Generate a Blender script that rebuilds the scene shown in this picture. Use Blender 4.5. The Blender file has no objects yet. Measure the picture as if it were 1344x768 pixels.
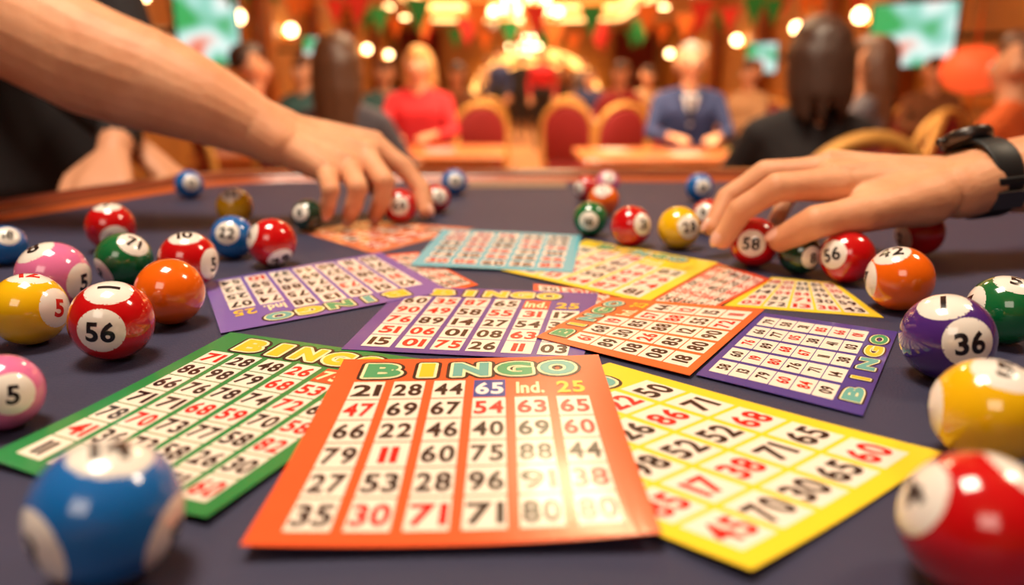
import bpy, bmesh, math, random
import numpy as np
from mathutils import Vector, Matrix

random.seed(7)
scene = bpy.context.scene
COL = scene.collection
TH = math.atan(0.272)
CT, ST = math.cos(TH), math.sin(TH)
TABLE = 1.0
H = 0.12
CAM = Vector((0, 0, TABLE + H))
RIGHT = Vector((1, 0, 0)); FWD = Vector((0, CT, -ST)); UP = Vector((0, ST, CT))

def ray(px, py):
    return FWD + RIGHT * ((px - 672) / 1000) + UP * ((384 - py) / 1000)
def W(px, py, Z):
    return CAM + ray(px, py) * Z
def T(px, py, z=0.0):
    r = ray(px, py)
    return CAM + r * ((TABLE + z - CAM.z) / r.z)
def WY(px, py, Y):
    r = ray(px, py)
    return CAM + r * (Y / r.y)

# ------------------------------------------------------------ materials
MATS = {}
def mat(name, color, rough=0.5, metal=0.0, coat=0.0, emit=0.0, ecol=None, var=0.0, vscale=20, bump=0.0, bscale=200, sss=0.0, sheen=0.0, spec=0.5):
    if name in MATS: return MATS[name]
    m = bpy.data.materials.new(name); m.use_nodes = True
    nt = m.node_tree; b = nt.nodes['Principled BSDF']
    c = (*color, 1)
    b.inputs['Base Color'].default_value = c
    b.inputs['Roughness'].default_value = rough
    b.inputs['Metallic'].default_value = metal
    b.inputs['Coat Weight'].default_value = coat
    b.inputs['Coat Roughness'].default_value = 0.06
    b.inputs['Specular IOR Level'].default_value = spec
    b.inputs['Sheen Weight'].default_value = sheen
    if emit > 0:
        b.inputs['Emission Color'].default_value = (*(ecol or color), 1)
        b.inputs['Emission Strength'].default_value = emit
    tc = None
    if var > 0 or bump > 0:
        tc = nt.nodes.new('ShaderNodeTexCoord')
    if var > 0:
        n = nt.nodes.new('ShaderNodeTexNoise'); n.inputs['Scale'].default_value = vscale; n.inputs['Detail'].default_value = 4
        nt.links.new(tc.outputs['Object'], n.inputs['Vector'])
        mx = nt.nodes.new('ShaderNodeMix'); mx.data_type = 'RGBA'
        mx.inputs[6].default_value = (*[max(0, x * (1 - var)) for x in color], 1)
        mx.inputs[7].default_value = (*[min(1, x * (1 + var)) for x in color], 1)
        nt.links.new(n.outputs['Fac'], mx.inputs[0])
        nt.links.new(mx.outputs[2], b.inputs['Base Color'])
    if bump > 0:
        n2 = nt.nodes.new('ShaderNodeTexNoise'); n2.inputs['Scale'].default_value = bscale; n2.inputs['Detail'].default_value = 3
        nt.links.new(tc.outputs['Object'], n2.inputs['Vector'])
        bp = nt.nodes.new('ShaderNodeBump'); bp.inputs['Strength'].default_value = bump; bp.inputs['Distance'].default_value = 0.001
        nt.links.new(n2.outputs['Fac'], bp.inputs['Height'])
        nt.links.new(bp.outputs['Normal'], b.inputs['Normal'])
    MATS[name] = m
    return m

def s2l(r, g, b):
    f = lambda c: ((c / 255 + 0.055) / 1.055) ** 2.4 if c > 10 else c / 255 / 12.92
    return (f(r), f(g), f(b))

# ------------------------------------------------------------ mesh helpers
_ico = {}
def ico(sub):
    if sub not in _ico:
        bm = bmesh.new(); bmesh.ops.create_icosphere(bm, subdivisions=sub, radius=1)
        _ico[sub] = [v.co.copy() for v in bm.verts]; bm.free()
    return _ico[sub]

def add_hull(bm, spheres, mi=0, sub=2, smooth=True):
    vs = []
    for p, r in spheres:
        p = Vector(p)
        if isinstance(r, (tuple, list)):
            for c in ico(sub): vs.append(bm.verts.new((p.x + c.x * r[0], p.y + c.y * r[1], p.z + c.z * r[2])))
        else:
            for c in ico(sub): vs.append(bm.verts.new(p + c * r))
    ret = bmesh.ops.convex_hull(bm, input=vs, use_existing_faces=False)
    for f in ret['geom']:
        if isinstance(f, bmesh.types.BMFace):
            f.material_index = mi; f.smooth = smooth
    dead = [v for v in vs if v.is_valid and not v.link_faces]
    bmesh.ops.delete(bm, geom=dead, context='VERTS')

def add_box(bm, c, s, mi=0, rot=None, bev=0.0):
    bm2 = bmesh.new(); bmesh.ops.create_cube(bm2, size=1)
    bmesh.ops.scale(bm2, vec=Vector(s), verts=bm2.verts)
    if bev > 0:
        bmesh.ops.bevel(bm2, geom=list(bm2.edges), offset=bev, segments=2, affect='EDGES', profile=0.5)
    M = Matrix.Translation(Vector(c))
    if rot is not None: M = M @ rot
    bm2.transform(M)
    merge(bm, bm2, mi)

def merge(bm, bm2, mi=None, smooth=None):
    vm = {}
    for v in bm2.verts: vm[v] = bm.verts.new(v.co)
    for f in bm2.faces:
        try:
            nf = bm.faces.new([vm[v] for v in f.verts])
            nf.material_index = mi if mi is not None else f.material_index
            nf.smooth = f.smooth if smooth is None else smooth
        except ValueError: pass
    bm2.free()

def add_tube(bm, pts, r, mi=0, seg=8, closed=False):
    pts = [Vector(p) for p in pts]; n = len(pts); rings = []
    rr = r if isinstance(r, (list, tuple)) else [r] * n
    prev = None
    for i, p in enumerate(pts):
        if closed: t = pts[(i + 1) % n] - pts[i - 1]
        else: t = pts[min(i + 1, n - 1)] - pts[max(i - 1, 0)]
        t.normalize()
        if prev is None:
            a = Vector((0, 0, 1)) if abs(t.z) < 0.9 else Vector((1, 0, 0))
            u = t.cross(a).normalized()
        else:
            u = (prev - t * prev.dot(t)).normalized()
        prev = u; w = t.cross(u)
        rings.append([bm.verts.new(p + (u * math.cos(2 * math.pi * k / seg) + w * math.sin(2 * math.pi * k / seg)) * rr[i]) for k in range(seg)])
    m = n if closed else n - 1
    for i in range(m):
        A, B = rings[i], rings[(i + 1) % n]
        for k in range(seg):
            f = bm.faces.new((A[k], A[(k + 1) % seg], B[(k + 1) % seg], B[k])); f.material_index = mi; f.smooth = True
    if not closed:
        for R in (rings[0], rings[-1]):
            f = bm.faces.new(R); f.material_index = mi

def add_lathe(bm, prof, c, mi=0, seg=32, M=None, smooth=True):
    rings = []
    c = Vector(c)
    for r, z in prof:
        ring = []
        for k in range(seg):
            a = 2 * math.pi * k / seg
            v = Vector((r * math.cos(a), r * math.sin(a), z))
            if M is not None: v = M @ v
            ring.append(bm.verts.new(c + v))
        rings.append(ring)
    for i in range(len(rings) - 1):
        for k in range(seg):
            f = bm.faces.new((rings[i][k], rings[i][(k + 1) % seg], rings[i + 1][(k + 1) % seg], rings[i + 1][k])); f.material_index = mi; f.smooth = smooth
    for R in (rings[0], rings[-1]):
        f = bm.faces.new(R); f.material_index = mi

def add_sphere(bm, c, r, mi=0, sub=2):
    add_hull(bm, [(c, r)], mi, sub)

def finish(bm, name, mats, parent=None, loc=None, rotz=0):
    bmesh.ops.recalc_face_normals(bm, faces=list(bm.faces))
    me = bpy.data.meshes.new(name); bm.to_mesh(me); bm.free()
    for m in mats: me.materials.append(m)
    o = bpy.data.objects.new(name, me); COL.objects.link(o)
    if parent: o.parent = parent
    if loc is not None: o.location = loc
    o.rotation_euler.z = rotz
    return o

def pydata(name, verts, faces, mis, mats, smooth=False, parent=None):
    me = bpy.data.meshes.new(name); me.from_pydata([tuple(v) for v in verts], [], faces)
    for m in mats: me.materials.append(m)
    me.polygons.foreach_set('material_index', mis)
    me.polygons.foreach_set('use_smooth', [smooth] * len(faces) if isinstance(smooth, bool) else smooth)
    me.update()
    o = bpy.data.objects.new(name, me); COL.objects.link(o)
    if parent: o.parent = parent
    return o

def blob(name, prims, mats, voxel, iters=4, sub=2, loc=None, rotz=0, scale=1.0):
    """prims: list of (spheres, mat). One continuous remeshed skin."""
    bm = bmesh.new()
    for sp, mi in prims: add_hull(bm, sp, mi, sub)
    bmesh.ops.recalc_face_normals(bm, faces=list(bm.faces))
    me = bpy.data.meshes.new('tmp'); bm.to_mesh(me); bm.free()
    o = bpy.data.objects.new('tmp', me); COL.objects.link(o)
    r = o.modifiers.new('r', 'REMESH'); r.mode = 'VOXEL'; r.voxel_size = voxel; r.use_smooth_shade = True
    s = o.modifiers.new('s', 'SMOOTH'); s.factor = 0.5; s.iterations = iters
    dg = bpy.context.evaluated_depsgraph_get()
    me2 = bpy.data.meshes.new_from_object(o.evaluated_get(dg))
    bpy.data.objects.remove(o); bpy.data.meshes.remove(me)
    me2.name = name
    me2.materials.clear()
    for m in mats: me2.materials.append(m)
    n = len(me2.polygons)
    cen = np.empty(n * 3, dtype=np.float32); me2.polygons.foreach_get('center', cen); cen = cen.reshape(-1, 3)
    best = np.full(n, 1e9); mi_arr = np.zeros(n, dtype=np.int32)
    if len(mats) > 1:
        for sp, mi in prims:
            pr = [(np.array(p, dtype=np.float64), (sum(r) / 3 if isinstance(r, (tuple, list)) else r)) for p, r in sp]
            pairs = [(pr[0], pr[0])] if len(pr) == 1 else [(pr[i], pr[j]) for i in range(len(pr)) for j in range(i + 1, len(pr))]
            for (a, ra), (b, rb) in pairs:
                d = b - a; L = float(d @ d)
                t = np.clip(((cen - a) @ d) / L, 0, 1) if L > 1e-12 else np.zeros(n)
                q = a + t[:, None] * d
                dist = np.linalg.norm(cen - q, axis=1) - (ra + (rb - ra) * t)
                k = dist < best
                best[k] = dist[k]; mi_arr[k] = mi
    me2.polygons.foreach_set('material_index', mi_arr)
    me2.polygons.foreach_set('use_smooth', [True] * n)
    o = bpy.data.objects.new(name, me2); COL.objects.link(o)
    if loc is not None: o.location = loc
    o.rotation_euler.z = rotz; o.scale = (scale,) * 3
    return o

# ------------------------------------------------------------ glyphs
_gl = {}
def glyph(ch, off, fine=0):
    key = (ch, off, fine)
    if key in _gl: return _gl[key]
    cu = bpy.data.curves.new('g', 'FONT'); cu.body = ch; cu.size = 1; cu.offset = off; cu.resolution_u = 4
    o = bpy.data.objects.new('g', cu); COL.objects.link(o)
    dg = bpy.context.evaluated_depsgraph_get()
    me = bpy.data.meshes.new_from_object(o.evaluated_get(dg))
    bm = bmesh.new(); bm.from_mesh(me)
    bmesh.ops.remove_doubles(bm, verts=bm.verts, dist=1e-5)
    bmesh.ops.triangulate(bm, faces=list(bm.faces))
    if fine:
        for _ in range(5):
            es = [e for e in bm.edges if e.calc_length() > fine]
            if not es: break
            bmesh.ops.subdivide_edges(bm, edges=es, cuts=1)
            bmesh.ops.triangulate(bm, faces=[f for f in bm.faces if len(f.verts) > 3])
    for i, v in enumerate(bm.verts): v.index = i
    vs = [(v.co.x, v.co.y) for v in bm.verts]; fs = [[v.index for v in f.verts] for f in bm.faces]
    bm.free(); bpy.data.objects.remove(o); bpy.data.curves.remove(cu); bpy.data.meshes.remove(me)
    if vs:
        x0 = min(v[0] for v in vs); x1 = max(v[0] for v in vs)
    else: x0 = x1 = 0
    vs = [(x - x0, y) for x, y in vs]
    _gl[key] = (vs, fs, x1 - x0)
    return _gl[key]

def text_geo(s, off, fine=0, gap=0.07):
    V, F, G = [], [], []; x = 0
    for k, ch in enumerate(s):
        if ch == ' ': x += 0.3; continue
        vs, fs, w = glyph(ch, off, fine)
        b = len(V)
        V += [(x + a, c) for a, c in vs]; F += [[i + b for i in f] for f in fs]; G += [k] * len(fs)
        x += w + gap
    wtot = x - gap
    cap = 0.729
    V = [((a - wtot / 2) / cap, (c - cap / 2) / cap) for a, c in V]
    return V, F, G, wtot / cap

# ------------------------------------------------------------ camera
cd = bpy.data.cameras.new('camera'); cam = bpy.data.objects.new('camera', cd); COL.objects.link(cam)
cam.location = CAM; cam.rotation_euler = (math.pi / 2 - TH, 0, 0)
cd.sensor_width = 36; cd.lens = 36 * 1000 / 1344; cd.clip_start = 0.01; cd.clip_end = 100
cd.dof.use_dof = True; cd.dof.focus_distance = 0.35; cd.dof.aperture_fstop = 4.3
scene.camera = cam

# ------------------------------------------------------------ cards
CR_, CC_ = 0.25, 0.15
CREAM = mat('card_cell_cream', s2l(250, 235, 218), CR_, coat=CC_)
INK = mat('ink_black', s2l(26, 24, 30), CR_, coat=CC_)
INKR = mat('ink_red', s2l(206, 34, 30), CR_, coat=CC_)
INKW = mat('ink_white', s2l(245, 240, 235), CR_)
TGREEN = mat('title_green', s2l(60, 160, 110), CR_, coat=CC_)
TTEAL = mat('title_teal', s2l(100, 176, 168), CR_, coat=CC_)
TYEL = mat('title_yellow', s2l(245, 200, 50), CR_, coat=CC_)
TCRM = mat('title_cream', s2l(250, 240, 190), CR_, coat=CC_)
BLUEC = mat('cell_blue', s2l(44, 66, 150), CR_, coat=CC_)

def card(corners, color, z, cname, rows=6, cols=6, data=None, red=0.25, curl=(0, 0, 0, 0), title_bottom=False, tcols=None,
         title='BINGO', seed=0, strip=0.12, vgap=0.05, special=True, tw=0.62, accent=None, dig=0.60, side=.055):
    rng = random.Random(seed)
    c = [None if p is None else T(*p) for p in corners]
    for i in range(4):
        if c[i] is None: c[i] = c[i - 1] + c[(i + 1) % 4] - c[(i + 2) % 4]
    TL, TR, BR, BL = c
    Wd = ((TR - TL).length + (BR - BL).length) / 2; Hd = ((BL - TL).length + (BR - TR).length) / 2
    CM = mat('card_' + cname, color, CR_, coat=CC_, var=0.04, vscale=60)
    mats = [CM, CREAM, INK, INKR, INKW, TGREEN, TTEAL, TYEL, TCRM, BLUEC] + ([accent] if accent else [])
    V, F, M = [], [], []
    def mp(u, v, lay):
        p = (TL * (1 - u) + TR * u) * (1 - v) + (BL * (1 - u) + BR * u) * v
        w = ((1 - u) * (1 - v), u * (1 - v), u * v, (1 - u) * v)
        zz = z + sum(cc * ww ** 3 for cc, ww in zip(curl, w)) + 0.0003 * math.sin(u * 5 + seed) * math.sin(v * 4 + seed * 2) * 0.5 + 0.00015
        return (p.x, p.y, TABLE + zz + lay * 0.00010)
    def grid(u0, v0, u1, v1, n, m, lay, mi):
        b = len(V)
        for j in range(m + 1):
            for i in range(n + 1): V.append(mp(u0 + (u1 - u0) * i / n, v0 + (v1 - v0) * j / m, lay))
        for j in range(m):
            for i in range(n):
                a = b + j * (n + 1) + i
                F.append([a, a + n + 1, a + n + 2, a + 1]); M.append(mi)
    N = 24
    grid(0, 0, 1, 1, N, N, 0, 0)
    per = [(i / N, 0) for i in range(N)] + [(1, i / N) for i in range(N)] + [(1 - i / N, 1) for i in range(N)] + [(0, 1 - i / N) for i in range(N)]
    b = len(V)
    for u, v in per: V.append(mp(u, v, 0)); V.append(mp(u, v, -2.5))
    L = len(per)
    for i in range(L):
        j = (i + 1) % L
        F.append([b + 2 * i, b + 2 * j, b + 2 * j + 1, b + 2 * i + 1]); M.append(0)
    def text(s, u, v, hgt, off, lay, mi, maxw=None, sx=1.0):
        vs, fs, g, w = text_geo(s, off)
        h = hgt
        wx = h * sx
        if maxw and w * wx > maxw: wx = maxw / w
        bb = len(V)
        for a, cc in vs: V.append(mp(u + a * wx / Wd, v - cc * h / Hd, lay))
        for f, k in zip(fs, g):
            F.append([i + bb for i in f]); M.append(mi[k % len(mi)] if isinstance(mi, list) else mi)
        return wx
    tv = 0.096 if not title_bottom else 0.904
    if title:
        th = 0.100 * Hd
        n = len(title)
        for k, ch in enumerate(title):
            pitch_ = tw / n
            u = 0.5 + (k - (n - 1) / 2) * pitch_
            vs, fs, g, w = text_geo(ch, 0.055)
            sx = th * 1.45 if ch == 'I' else pitch_ * Wd * 0.82 / w
            for rad, lay, mi, nn in ((0.19, 1, 2, 14), (0.09, 2, 8, 10), (0.0, 3, (tcols or [5, 7, 6, 5, 6])[k % 5], 1)):
                for q in range(nn):
                    dx = rad * math.cos(2 * math.pi * q / nn) * th; dy = rad * math.sin(2 * math.pi * q / nn) * th
                    bb = len(V)
                    for a, cc in vs: V.append(mp(u + (a * sx + dx) / Wd, tv - (cc * th + dy) / Hd, lay + q * .004))
                    for f in fs: F.append([i + bb for i in f]); M.append(mi)
    g0, g1 = (0.180, 0.955) if not title_bottom else (0.045, 0.820)
    if not title: g0, g1 = 0.06, 0.94
    u0, u1 = side, 1 - side
    cw = (u1 - u0) / cols; rh = (g1 - g0) / rows
    for j in range(rows):
        for i in range(cols):
            a0 = u0 + cw * (i + strip / 2); a1 = u0 + cw * (i + 1 - strip / 2)
            b0 = g0 + rh * (j + vgap / 2); b1 = g0 + rh * (j + 1 - vgap / 2)
            uc, vc = (a0 + a1) / 2, (b0 + b1) / 2
            val = None; cl = 2; cell = 1
            if data:
                val = data[j][i]
                if val is None: continue
                if val.startswith('r'): cl = 3; val = val[1:]
                elif val.startswith('b'): cl = 4; cell = 9; val = val[1:]
                elif val.startswith('y'): cl = 7; cell = None; val = val[1:]
                elif val.startswith('g'): cl = 8; cell = None; val = val[1:]
                elif val.startswith('x'): cl = 8; cell = 10 if accent else None; val = val[1:]
            else:
                val = '%02d' % rng.randint(1, 90)
                if rng.random() < red: cl = 3
                if special and j == 0 and i == cols - 1: cl = 7; cell = None; val = '25'
                if special and j == 0 and i == cols - 2: cl = 8; cell = 10 if accent else None; val = 'Ind.'
            if cell is not None: grid(a0, b0, a1, b1, 3, 2, 1, cell)
            text(val, uc, vc, rh * Hd * dig, 0.032, 2, cl, maxw=(a1 - a0) * Wd * 0.88, sx=1.0)
    return pydata('bingo_card', V, F, M, mats)

OR = s2l(238, 94, 48); YE = s2l(248, 216, 52); GR = s2l(34, 134, 70); PU = s2l(92, 70, 152); BLP = s2l(66, 62, 146)
A = [['21', '28', '44', 'b65', 'gInd.', 'y25'], ['r47', '69', '67', 'r54', 'r63', 'r65'], ['66', '22', '46', '40', '69', 'r60'],
     ['79', 'r11', '60', '75', '88', '44'], ['27', '53', '28', '96', '91', 'r38'], ['35', 'r30', 'r71', '71', '80', '80']]
Bd = [['r71', '28', '48', 'r26', 'x75', 'x01'], ['86', '98', '79', 'r68', 'r53', '37'], ['66', '76', '78', '74', 'r72', '67'],
      ['71', '71', 'r68', 'r59', '70', 'r58'], ['78', 'r70', '73', '77', '58', 'r82'], ['r41', '36', '73', '58', '26', '30'], ['11', 'r51', '30', '26', '51', 'r60']]
Cd = [['18', 'r66', 'r22', 'r22', '50'], ['74', '23', '26', 'r86', '71'], ['41', '98', '52', '52', 'r68'], ['r85', 'r17', 'r38', '71', '65'], ['r45', '70', '30', '65', 'r60']]
ACC = mat('cell_vermilion', s2l(225, 85, 50), CR_)
card([(1012, 365), (1095, 371), (1160, 418), (950, 402)], YE, 0.0003, 'yellow', rows=5, cols=5, seed=1, red=0.6, title=None, special=False)
card([(943, 347), (1012, 368), (925, 414), (848, 400)], s2l(232, 84, 50), 0.0007, 'vermilion', rows=5, cols=5, seed=2, red=0.6, title=None, special=False)
card([(770, 317), (943, 347), (848, 400), (657, 357)], YE, 0.0012, 'yellow', rows=5, cols=5, seed=3, red=0.5, tw=0.66)
card([(582, 303), (763, 312), (752, 361), (538, 352)], s2l(96, 190, 212), 0.0018, 'cyan', rows=6, cols=5, seed=4, red=0.5, title=None, special=False, strip=0.16, vgap=0.3)
card([(480, 290), (622, 300), (490, 334), (395, 305)], s2l(222, 128, 88), 0.0003, 'salmon', rows=4, cols=3, seed=5, red=0.6, title=None, special=False, strip=0.3, vgap=0.4)
card([(470, 338), (548, 332), (628, 375), (560, 392)], OR, 0.0004, 'orange', rows=5, cols=5, seed=6, red=0.5, title=None, special=False)
card([(590, 384), (290, 440), (268, 373), (500, 333)], s2l(122, 98, 180), 0.0010, 'lilac', rows=5, cols=7, seed=7, red=0.15, tcols=[7, 6, 5, 7, 6], tw=0.66, strip=.16)
card([(700, 373), (800, 384), (830, 410), (700, 400)], s2l(220, 90, 60), 0.0003, 'vermilion', rows=3, cols=3, seed=8, title=None, special=False)
card([(530, 378), (785, 387), (765, 477), (448, 461)], PU, 0.0009, 'purple', rows=5, cols=6, seed=9, red=0.3, tcols=[7, 7, 7, 7, 7], accent=ACC, strip=.16, tw=.66)
card([None, (800, 478), (1236, 602), (985, 765)], YE, 0.0005, 'yellow', rows=5, cols=5, seed=10, data=Cd, curl=(0, 0, .002, .003), tw=0.72, strip=.16, dig=.52, vgap=.10)
card([(913, 495), (1000, 413), (1178, 438), (1132, 549)], BLP, 0.0010, 'blue_violet', rows=6, cols=5, seed=11, red=0.35, title_bottom=True, special=False, tw=0.84, tcols=[6, 7, 6, 7, 5], strip=.16)
card([(703, 447), (800, 394), (1003, 410), (905, 498)], s2l(234, 106, 50), 0.0017, 'amber', rows=5, cols=5, seed=12, red=0.45, tw=0.84, strip=.16)
card([(303, 438), (562, 474), (272, 691), (-18, 612)], GR, 0.0006, 'green', rows=7, cols=6, seed=13, data=Bd, curl=(0.0, 0, .002, .003), tcols=[7, 7, 7, 7, 7], tw=0.72, accent=ACC, strip=.2)
card([(452, 481), (785, 475), (868, 723), (317, 736)], OR, 0.0024, 'orange', rows=6, cols=6, seed=14, data=A, curl=(0.0008, 0.001, .003, .002), tw=.82, strip=.22, side=.065, dig=.62)

# ------------------------------------------------------------ balls
BCOL = {'red': s2l(200, 14, 22), 'blue': s2l(12, 108, 188), 'green': s2l(8, 108, 58), 'yellow': s2l(246, 192, 20),
        'orange': s2l(246, 106, 18), 'pink': s2l(230, 120, 172), 'purple': s2l(74, 42, 124), 'dkgreen': s2l(14, 60, 42)}
BM = {k: mat('ball_' + k, v, 0.13, coat=1.0, spec=0.5) for k, v in BCOL.items()}
BWHITE = mat('ball_white', s2l(248, 242, 232), 0.16, coat=0.9)
def ball(cx, cy, w, color, patches, ink='k'):
    v = cy - 384
    w = w / math.sqrt(1 + ((cx - 672) / 1000) ** 2)
    Z = H / (ST + v / 1000 * CT + w / 2000)
    r = w * Z / 2000
    rc = min(max(r, 0.0136), 0.0198)
    rr = ray(cx, cy); Z = (TABLE + rc - CAM.z) / rr.z; c = CAM + rr * Z; r = rc
    V, F, M = [], [], []
    bm = bmesh.new(); bmesh.ops.create_uvsphere(bm, u_segments=56, v_segments=32, radius=1)
    for i, x in enumerate(bm.verts): x.index = i; V.append(tuple(x.co))
    for f in bm.faces: F.append([x.index for x in f.verts]); M.append(0)
    bm.free()
    view = (CAM - c).normalized()
    rt = Vector((1, 0, 0)); rt = (rt - view * rt.dot(view)).normalized(); up = view.cross(rt).normalized()
    pats = []
    for p in patches:
        dx, dy, txt = p[0], p[1], p[2]; roll = p[3] if len(p) > 3 else 0
        rad = math.hypot(dx, dy)
        if rad > 0.98: dx, dy = dx / rad * 0.98, dy / rad * 0.98
        n = (rt * dx + up * dy + view * math.sqrt(max(0, 1 - dx * dx - dy * dy))).normalized()
        pats.append((n, txt, roll))
    if pats: pats.append((-pats[0][0], pats[0][1], 0))
    for n, txt, roll in pats:
        t = rt.copy()
        if abs(t.dot(n)) > 0.9: t = -view if t.dot(n) > 0 else view
        t = (t - n * t.dot(n)).normalized(); b = n.cross(t)
        ca, sa = math.cos(math.radians(roll)), math.sin(math.radians(roll))
        t, b = t * ca + b * sa, b * ca - t * sa
        R0 = math.radians(33); rg, sg = 8, 40
        base = len(V); V.append(tuple(n * 1.0025))
        for i in range(1, rg + 1):
            a = R0 * i / rg
            rf = 1.0025 if i < rg else 0.9995
            for k in range(sg):
                q = 2 * math.pi * k / sg
                V.append(tuple((n * math.cos(a) + (t * math.cos(q) + b * math.sin(q)) * math.sin(a)) * rf))
        for k in range(sg): F.append([base, base + 1 + k, base + 1 + (k + 1) % sg]); M.append(1)
        for i in range(rg - 1):
            for k in range(sg):
                o1 = base + 1 + i * sg; o2 = o1 + sg
                F.append([o1 + k, o2 + k, o2 + (k + 1) % sg, o1 + (k + 1) % sg]); M.append(1)
        vs, fs, g, wd = text_geo(txt, 0.035, fine=0.12)
        s = min(0.50, 0.80 / wd)
        base = len(V)
        for x, y in vs:
            d = (n + t * x * s + b * y * s).normalized(); V.append(tuple(d * 1.0055))
        for f in fs: F.append([i + base for i in f]); M.append(2)
    o = pydata('bingo_ball', V, F, M, [BM[color], BWHITE, INKR if ink == 'r' else INK], smooth=True)
    o.location = c; o.scale = (r, r, r)
    return o

balls = [
 (248, 242, 40, 'blue', [(.2, .1, '12')]), (308, 271, 50, 'yellow', [(-.2, .75, '32')]),
 (305, 311, 60, 'blue', [(-.25, .2, '22', -10), (.95, -.1, '7')]), (357, 318, 66, 'red', [(.35, -.75, '79', 15), (-.9, .3, '4')]),
 (145, 298, 70, 'red', [(.15, -.5, '62'), (-.1, .95, '7')]), (8, 322, 62, 'blue', [(0.1, .55, '18')]),
 (163, 341, 80, 'green', [(.35, .65, '71', -15), (-.8, -.5, '3')]), (247, 342, 82, 'red', [(.82, -.12, '5'), (-.1, .9, '10')]),
 (70, 362, 104, 'pink', [(.78, -.18, '5'), (-.5, .8, '8')]), (38, 406, 112, 'yellow', [(.72, 0.05, '5'), (0, .97, '12')], 'r'),
 (223, 383, 96, 'orange', []), (147, 421, 118, 'red', [(-.26, -.28, '56', 2), (-.1, .82, '1', 80)]),
 (4, 515, 112, 'pink', [(.22, -.05, '5', 5)]), (140, 672, 216, 'blue', [(-.05, .84, '14', 5), (-.8, -.5, '3', 20), (.9, -.3, '8')]),
 (404, 283, 42, 'dkgreen', [(-.5, .2, '8')]), (525, 270, 46, 'red', [(-.05, 0, '69')]), (572, 261, 38, 'red', [(.3, .2, '7')]),
 (596, 239, 34, 'blue', [(.1, .1, '10')]), (770, 247, 32, 'red', [(-.7, 0, '4')]), (797, 240, 32, 'pink', [(.1, .5, '7')]),
 (792, 263, 42, 'orange', [(-.1, .7, '5')]), (775, 287, 46, 'green', [(-.1, -.15, '16')]), (828, 297, 54, 'red', [(.65, .1, '31')]),
 (891, 299, 57, 'yellow', [(.5, .05, '28', 10)]), (930, 284, 46, 'red', [(-.3, .3, '6')]), (918, 246, 38, 'blue', [(.3, 0, '16')]),
 (990, 318, 68, 'red', [(-.12, -.05, '58', -3)]), (1050, 333, 46, 'dkgreen', [(.6, -.2, '8')]), (1112, 337, 76, 'red', [(-.55, .1, '56', 10)]),
 (1181, 366, 95, 'orange', [(-.25, .85, '42'), (-.95, 0, '7')]), (1207, 305, 70, 'red', [(-.75, -.25, '2'), (.0, .9, '6')]),
 (1243, 443, 132, 'purple', [(.45, -.12, '36', 3), (-.05, .82, '1')]), (1318, 407, 108, 'green', [(-.85, .2, '7'), (.3, .85, '5')]),
 (1296, 540, 164, 'yellow', [(.35, .78, '5'), (-.97, .1, '1')]), (1284, 690, 226, 'red', [(-.72, .42, '4', 20), (.75, .72, '9')]),
]
for b in balls: ball(*b)

# ------------------------------------------------------------ playing table
felt = mat('table_felt_navy', s2l(54, 54, 80), 0.55, var=0.12, vscale=9, bump=0.5, bscale=900, spec=.35)
rail = mat('rail_wood', s2l(120, 52, 30), 0.3, coat=0.4, var=0.3, vscale=14)
brass = mat('brass', s2l(214, 150, 70), 0.25, metal=1.0)
table = bpy.data.objects.new('gaming_table', None); COL.objects.link(table)
raw = [(-0.36, 0.985), (0.62, 0.985), (0.98, 0.62), (1.05, -0.35), (-0.95, -0.35), (-0.50, 0.60)]
def round_poly(pts, r, n=6):
    out = []
    for i, p in enumerate(pts):
        p = Vector(p); a = Vector(pts[i - 1]); b = Vector(pts[(i + 1) % len(pts)])
        pa = p + (a - p).normalized() * r; pb = p + (b - p).normalized() * r
        for k in range(n + 1):
            t = k / n; out.append((pa * (1 - t) + p * t) * (1 - t) + (p * (1 - t) + pb * t) * t)
    return out
poly = round_poly(raw, 0.10)
cen = sum(poly, Vector((0, 0))) / len(poly)
def offs(d):
    n = len(poly); out = []
    for i in range(n):
        t = (poly[(i + 1) % n] - poly[i - 1]).normalized(); nrm = Vector((t.y, -t.x))
        if nrm.dot(poly[i] - cen) < 0: nrm = -nrm
        out.append(poly[i] + nrm * d)
    return out
bm = bmesh.new()
top = [bm.verts.new((p.x, p.y, TABLE)) for p in poly]; bm.faces.new(top)
finish(bm, 'felt_top', [felt], table)
def sweep(prof, name, m):
    bm = bmesh.new(); rings = []
    for d, z in prof:
        rings.append([bm.verts.new((p.x, p.y, z)) for p in offs(d)])
    n = len(poly)
    for i in range(len(rings)):
        A, B = rings[i], rings[(i + 1) % len(rings)]
        for k in range(n):
            f = bm.faces.new((A[k], A[(k + 1) % n], B[(k + 1) % n], B[k])); f.smooth = True
    return finish(bm, name, [m], table)
sweep([(-0.002, TABLE - .02), (-0.001, TABLE + .002), (0.010, TABLE + .005), (0.014, TABLE + .004), (0.015, TABLE - .02)], 'rail_highlight_strip', mat('highlight_orange', s2l(190, 90, 40), 0.3, coat=0.4))  # orange highlight along the wooden rail, put in as a coloured strip
sweep([(0.015, TABLE - .06), (0.015, TABLE + .003), (0.022, TABLE + .010), (0.045, TABLE + .013), (0.068, TABLE + .008), (0.078, TABLE - .01), (0.075, TABLE - .06)], 'rail', rail)
bm = bmesh.new()
add_box(bm, (0.05, 0.3, 0.93), (1.2, 0.9, 0.06), 0, bev=0.01)
add_lathe(bm, [(0.36, 0), (0.36, .04), (0.2, .08), (0.12, .16), (0.11, .5), (0.14, .8), (0.3, .9)], (0.05, 0.3, 0), 0)
finish(bm, 'pedestal', [rail], table)
a, b_, c_, d_ = T(618, 238), T(742, 238), T(744, 247), T(614, 247)
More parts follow.
